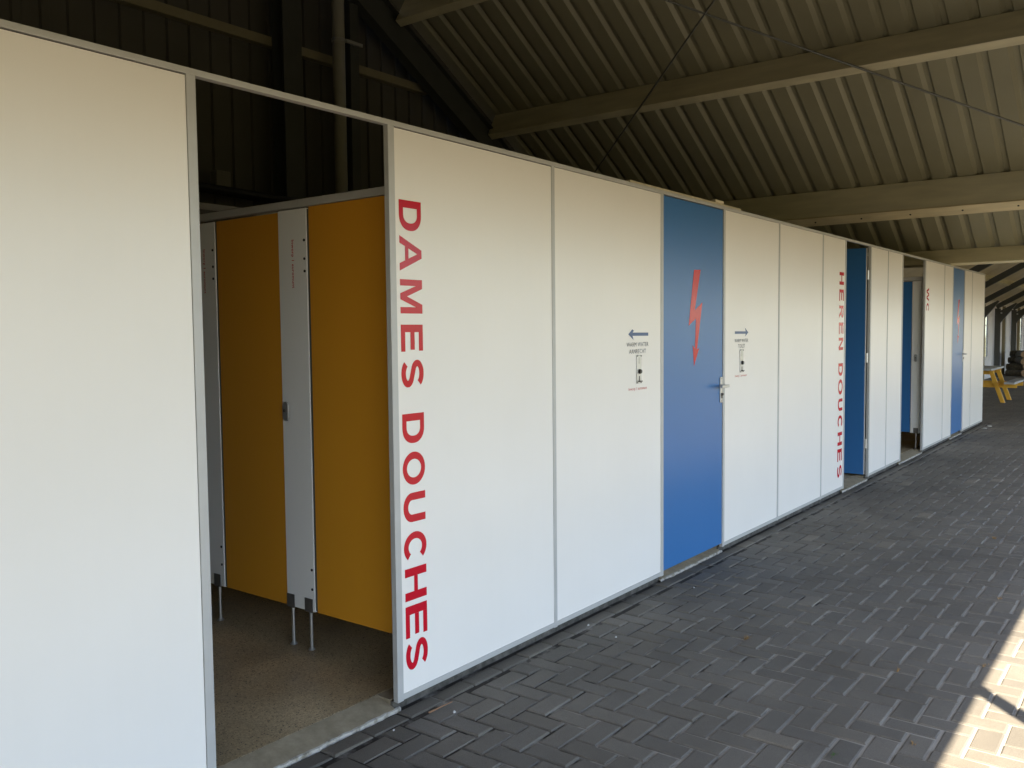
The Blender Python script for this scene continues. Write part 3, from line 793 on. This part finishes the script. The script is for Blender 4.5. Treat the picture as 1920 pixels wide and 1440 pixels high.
def portal(x):
    t = thing('portal_frame', (x, YE, 0), '', 'steel frame', 'dark steel portal frames of the far wing')
    b = MB(); b.box(x-0.06, x+0.06, YE-0.19, YE-0.03, 0, 2.25); build('column', b, M['frame_steel'], t)
    c = Vector((0, -1, 0.56)).normalized(); n = Vector((0, 0.56, 1)).normalized()
    p0 = Vector((x, YE-0.03, rz(YE-0.03))); p1 = Vector((x, RY, rz(RY)))
    b = MB(); b.obox((p0+p1)/2 - n*0.075, (0.06,0,0), c*(p1-p0).length/2, n*0.073); build('rafter', b, M['frame_steel'], t)
    b = MB(); b.prism([(YE-0.1901, 1.78), (YE-0.1901, 2.18), (YE-0.62, 2.42), (YE-0.66, 2.40)], 'x', x-0.06, x+0.06); build('haunch', b, M['frame_steel'], t)
    b = MB(); b.tube((x-0.09, YE-0.22, 2.10), (x-0.06, YE-0.22, 2.10), 0.025, n=10); build('bolt', b, M['steel'], t)
    b = MB(); q0 = Vector((x, -3.0, rz(YE+0.1))); 
    b.bar(p1 - n*0.1, q0 - Vector((0,0,0.1)), 0.14, 0.19); build('rafter', b, M['frame_steel'], t)
    b = MB(); b.box(x-0.075, x+0.075, -3.0, -2.84, 0, 2.2); build('column', b, M['frame_steel'], t)
    return t
pf = [portal(32.6)]
for x in (22.1, 25.6, 29.1, 36.1, 39.6, 43.1):
    c = copy_tree(pf[0]); c.location.x = x; pf.append(c)
for t, lab in zip(pf, ('dark steel portal frame whose column stands beside the table at the log pile\'s end', 'dark sloping steel rafter closest under the cream eave beam',
                       'second dark sloping rafter seen beyond the washroom corner', 'third dark rafter ending behind the washroom corner',
                       'dark steel portal frame with its column rising behind the log pile', 'dark steel portal frame far down the wing beyond the logs', 'last dark steel portal frame at the wing\'s end')):
    t['label'] = lab
sw = thing('far_wall', (32, YE, 0), 'whitewashed far wall with narrow tall windows behind the logs', 'wall')
wins = [(31.0, 31.5), (33.1, 33.55), (34.75, 35.2), (36.95, 37.45), (38.5, 39.0), (40.3, 40.8), (42.2, 42.7)]
mb = MB(); xs = W0
for a, c in wins:
    mb.box(xs, a, YE, YE+0.05, 0, 2.62)
    mb.box(a, c, YE, YE+0.05, 0, 0.70); mb.box(a, c, YE, YE+0.05, 2.02, 2.62); xs = c
mb.box(xs, W1, YE, YE+0.05, 0, 2.62)
build('wall_board', mb, M['white_board'], sw)
for a, c in wins:
    b = MB(); b.box(a, c, YE+0.02, YE+0.026, 0.70, 2.02); wn = build('window', b, M['glass'], sw)
    m_ = (a+c)/2
    b = MB()
    for z in (1.03, 1.36, 1.69): b.box(a, c, YE+0.012, YE+0.0195, z-0.012, z+0.012)
    build('glazing_bar', b, M['white_board'], wn)
for x in (30.4, 34.3, 37.75, 41.3):
    b = MB(); b.box(x-0.06, x+0.06, YE-0.09, YE-0.002, 0, 2.35); build('stud', b, M['stud'], sw)
ew = thing('end_wall', (W1, 0, 0), 'plain end wall of the far wing', 'wall')
mb = MB(); mb.prism([(YE, 0), (YE, 2.6), (RY, rz(RY)+0.1), (-3.0, 2.6), (-3.0, 0)], 'x', W1, W1+0.05); build('wall_board', mb, M['white_board'], ew)

# ---- picnic table
pt = thing('picnic_table', (22.0, 3.35, 0), 'yellow picnic table with grey plank top and benches beyond the washroom corner', 'picnic table')
def planks(name, x0, x1, ys, w, z0, z1):
    b = MB()
    for y in ys: b.box(x0, x1, y-w/2, y+w/2, z0, z1)
    return build(name, b, M['plank_grey'], pt, 0.004)
planks('tabletop', 21.25, 22.95, (3.305, 3.455, 3.605), 0.142, 0.705, 0.75)
planks('bench', 21.2, 22.9, (2.885,), 0.20, 0.425, 0.47); planks('bench', 21.2, 22.9, (4.02,), 0.20, 0.425, 0.47)
for x in (21.62, 22.52):
    for s in (1, -1):
        b = MB(); yb = 3.455 - s*0.40; yt = 3.455 - s*0.15
        b.obox((x, (yb+yt)/2, 0.35), (0.024,0,0), (0, 0.045, 0), (0, (yt-yb)/2, 0.35)); build('leg', b, M['plank_yellow'], pt, 0.003)
    b = MB(); b.box(x+0.026, x+0.070, 2.80, 4.11, 0.325, 0.424); build('support_beam', b, M['plank_yellow'], pt, 0.003)
    b = MB(); b.box(x+0.026, x+0.070, 3.24, 3.67, 0.61, 0.704); build('top_beam', b, M['plank_yellow'], pt, 0.003)

# ---- log pile
def log(x, y, z, L, r, dirv, label):
    d = Vector(dirv).normalized(); p = Vector((x, y, z)) - d*L/2; q = Vector((x, y, z)) + d*L/2
    a = d.orthogonal().normalized(); b_ = d.cross(a); n = 12; seg = 4; mb = MB(); vs = []
    ph = random.uniform(0, 6)
    for k in range(seg+1):
        c = p + (q-p)*k/seg + a*random.uniform(-.012, .012)
        for i in range(n):
            t = 2*math.pi*i/n; rr_ = r*(1 + 0.07*math.sin(3*t+ph) + random.uniform(-.03, .03))
            vs.append(c + rr_*(math.cos(t)*a + math.sin(t)*b_))
    mb.add(vs, [(k*n+i, k*n+(i+1) % n, (k+1)*n+(i+1) % n, (k+1)*n+i) for k in range(seg) for i in range(n)], 0)
    mb.add(vs[:n], [tuple(reversed(range(n)))], 1); mb.add(vs[-n:], [tuple(range(n))], 1)
    o = build('log', mb, [M['bark'], M['endgrain']], loc=(x, y, z))
    tag(o, label, 'log', 'logs stacked at the far wall')
LAB = 'bark-covered log in the dark stack against the far wall'
for row in range(4):
    r = 0.115
    nrow = (6, 6, 5, 5)[row]
    for k in range(nrow):
        x = 33.3 + k*0.30 + (row % 2)*0.14 + random.uniform(-.04, .04)
        along = random.random() < 0.35
        dv = (0.28 if not along else 1.0, 1.0 if not along else 0.35, random.uniform(-.03, .03))
        log(x, 4.20 + random.uniform(-.03, .03), r + row*0.205 + random.uniform(-.01, .01), random.uniform(0.8, 1.0), r*random.uniform(0.85, 1.12), dv, LAB)

# ================================================================== LITTER
def scrap(x, y, w, l, rz_, label):
    b = MB(); c, s = math.cos(rz_), math.sin(rz_)
    vs = []
    for i in range(4):
        for j in (0, 1):
            a = (i/3-.5)*l; d = (j-.5)*w
            vs.append((x + a*c - d*s, y + a*s + d*c, 0.006 + 0.008*math.sin(i*1.3+j)))
    b.add(vs, [(2*i, 2*i+1, 2*i+3, 2*i+2) for i in range(3)])
    tag(build('paper_scrap', b, M['paper'], loc=(x, y, 0)), label, 'paper scrap', 'paper scraps on the pavers')
scrap(15.95, 2.52, 0.07, 0.14, 0.3, 'small white paper scrap on the pavers, the one nearer the camera')
scrap(16.35, 2.50, 0.06, 0.24, 0.2, 'longer white paper strip on the pavers by the wall\'s far corner')
def tuft(x, y, n, h, mt, label, cat='weed', grp='dry weeds in the paving joints'):
    b = MB()
    for k in range(n):
        a = random.uniform(0, 6.28); L = h*random.uniform(.5, 1.1); sp = random.uniform(0.3, 1.1)
        px, py = x + random.gauss(0, .012), y + random.gauss(0, .006)
        dx, dy = math.cos(a), math.sin(a); w = 0.0014
        m1 = (px+dx*L*sp*.5, py+dy*L*sp*.5, L*.45); tip = (px+dx*L*sp*1.1, py+dy*L*sp*1.1, L*.55)
        b.add([(px-dy*w, py+dx*w, -0.004), (px+dy*w, py-dx*w, -0.004), (m1[0]+dy*w, m1[1]-dx*w, m1[2]), (m1[0]-dy*w, m1[1]+dx*w, m1[2]), tip], [(0,1,2,3), (3,2,4)])
    tag(build('weed', b, M[mt], loc=(x, y, 0)), label, cat, grp)
tuft(4.40, 1.80, 34, 0.030, 'straw', 'rust-brown dry weed tuft in the open paving between wall and sun patch')
tuft(7.65, 1.12, 26, 0.030, 'straw', 'dry weed tuft in a joint at the far right of the paving')
tuft(4.42, 1.04, 14, 0.018, 'straw', 'small straw tuft in a joint just left of the sun patch')
tuft(5.95, 0.83, 16, 0.020, 'straw', 'straw tuft in a joint at the top of the sun patch edge')
tuft(3.38, 1.03, 14, 0.014, 'green', 'tiny green weed in a joint near the bottom edge')
tuft(3.66, 0.80, 14, 0.014, 'straw', 'dry straw bits in a joint beside the lower sun patch')
tuft(4.72, 0.72, 14, 0.015, 'straw', 'dry straw bits in a joint above the post\'s shadow')
def pebble(x, y, r, label):
    b = MB(); n = 7; vs = [(x, y, r*1.1)]
    for k, (h, q) in enumerate(((0.7, 0.8), (0.0, 1.0))):
        for i in range(n):
            t = 6.283*i/n; a = r*q*random.uniform(.75, 1.2); vs.append((x+a*math.cos(t), y+a*.7*math.sin(t), h*r-0.001))
    b.add(vs, [(0, 1+i, 1+(i+1) % n) for i in range(n)] + [(1+i, 1+n+i, 1+n+(i+1) % n, 1+(i+1) % n) for i in range(n)])
    tag(build('pebble', b, M['chip'], loc=(x, y, 0)), label, 'pebble', 'white chips on the pavers')
pebble(4.09, 2.600, 0.010, 'white chip on the straight paver course left of the blue door')
pebble(2.80, 2.47, 0.009, 'white chip on the paver below the DAMES DOUCHES panel')
pebble(2.52, 2.56, 0.006, 'tiny white chip by the doorway sill')
pebble(4.02, 2.38, 0.007, 'white chip on the herringbone pavers below the seam')
pebble(5.1, 2.44, 0.007, 'white chip on the pavers just before the blue door')
b = MB(); b.tube((2.72, 2.545, 0.008), (2.86, 2.535, 0.010), 0.004, 0.002, n=6)
tag(build('twig', b, M['twig'], loc=(2.8, 2.54, 0)), 'thin brown twig lying on the pavers below the red lettering', 'twig')

# ================================================================== LIGHT
SUN_EL = 50.0; AZ = math.atan2(-0.69, -0.72)          # direction towards the sun, in plan
to_sun = Vector((math.cos(AZ)*math.cos(R(SUN_EL)), math.sin(AZ)*math.cos(R(SUN_EL)), math.sin(R(SUN_EL))))
sd = bpy.data.lights.new('sun', 'SUN'); sun = bpy.data.objects.new('sun', sd); COL.objects.link(sun)
sd.energy = 4.6; sd.angle = R(0.53); sd.color = (1.0, 0.89, 0.72)
sun.rotation_euler = to_sun.to_track_quat('Z', 'Y').to_euler()
w = bpy.data.worlds.new('World'); scene.world = w; w.use_nodes = True
nt = w.node_tree; bg = nt.nodes['Background']
sky = nt.nodes.new('ShaderNodeTexSky'); sky.sky_type = 'NISHITA'; sky.sun_disc = False
sky.sun_elevation = R(SUN_EL); sky.sun_rotation = math.atan2(to_sun.x, to_sun.y)
nt.links.new(sky.outputs['Color'], bg.inputs['Color']); bg.inputs['Strength'].default_value = 0.105

scene.render.engine = 'CYCLES'
c = scene.cycles
c.max_bounces = 10; c.diffuse_bounces = 6; c.glossy_bounces = 4; c.transmission_bounces = 6
c.caustics_reflective = False; c.caustics_refractive = False
c.sample_clamp_indirect = 6.0
c.use_denoising = True
c.use_adaptive_sampling = False
try: c.denoiser = 'OPENIMAGEDENOISE'
except Exception: pass
scene.view_settings.view_transform = 'Standard'; scene.view_settings.look = 'None'
scene.view_settings.exposure = 2.55; scene.view_settings.gamma = 1.0
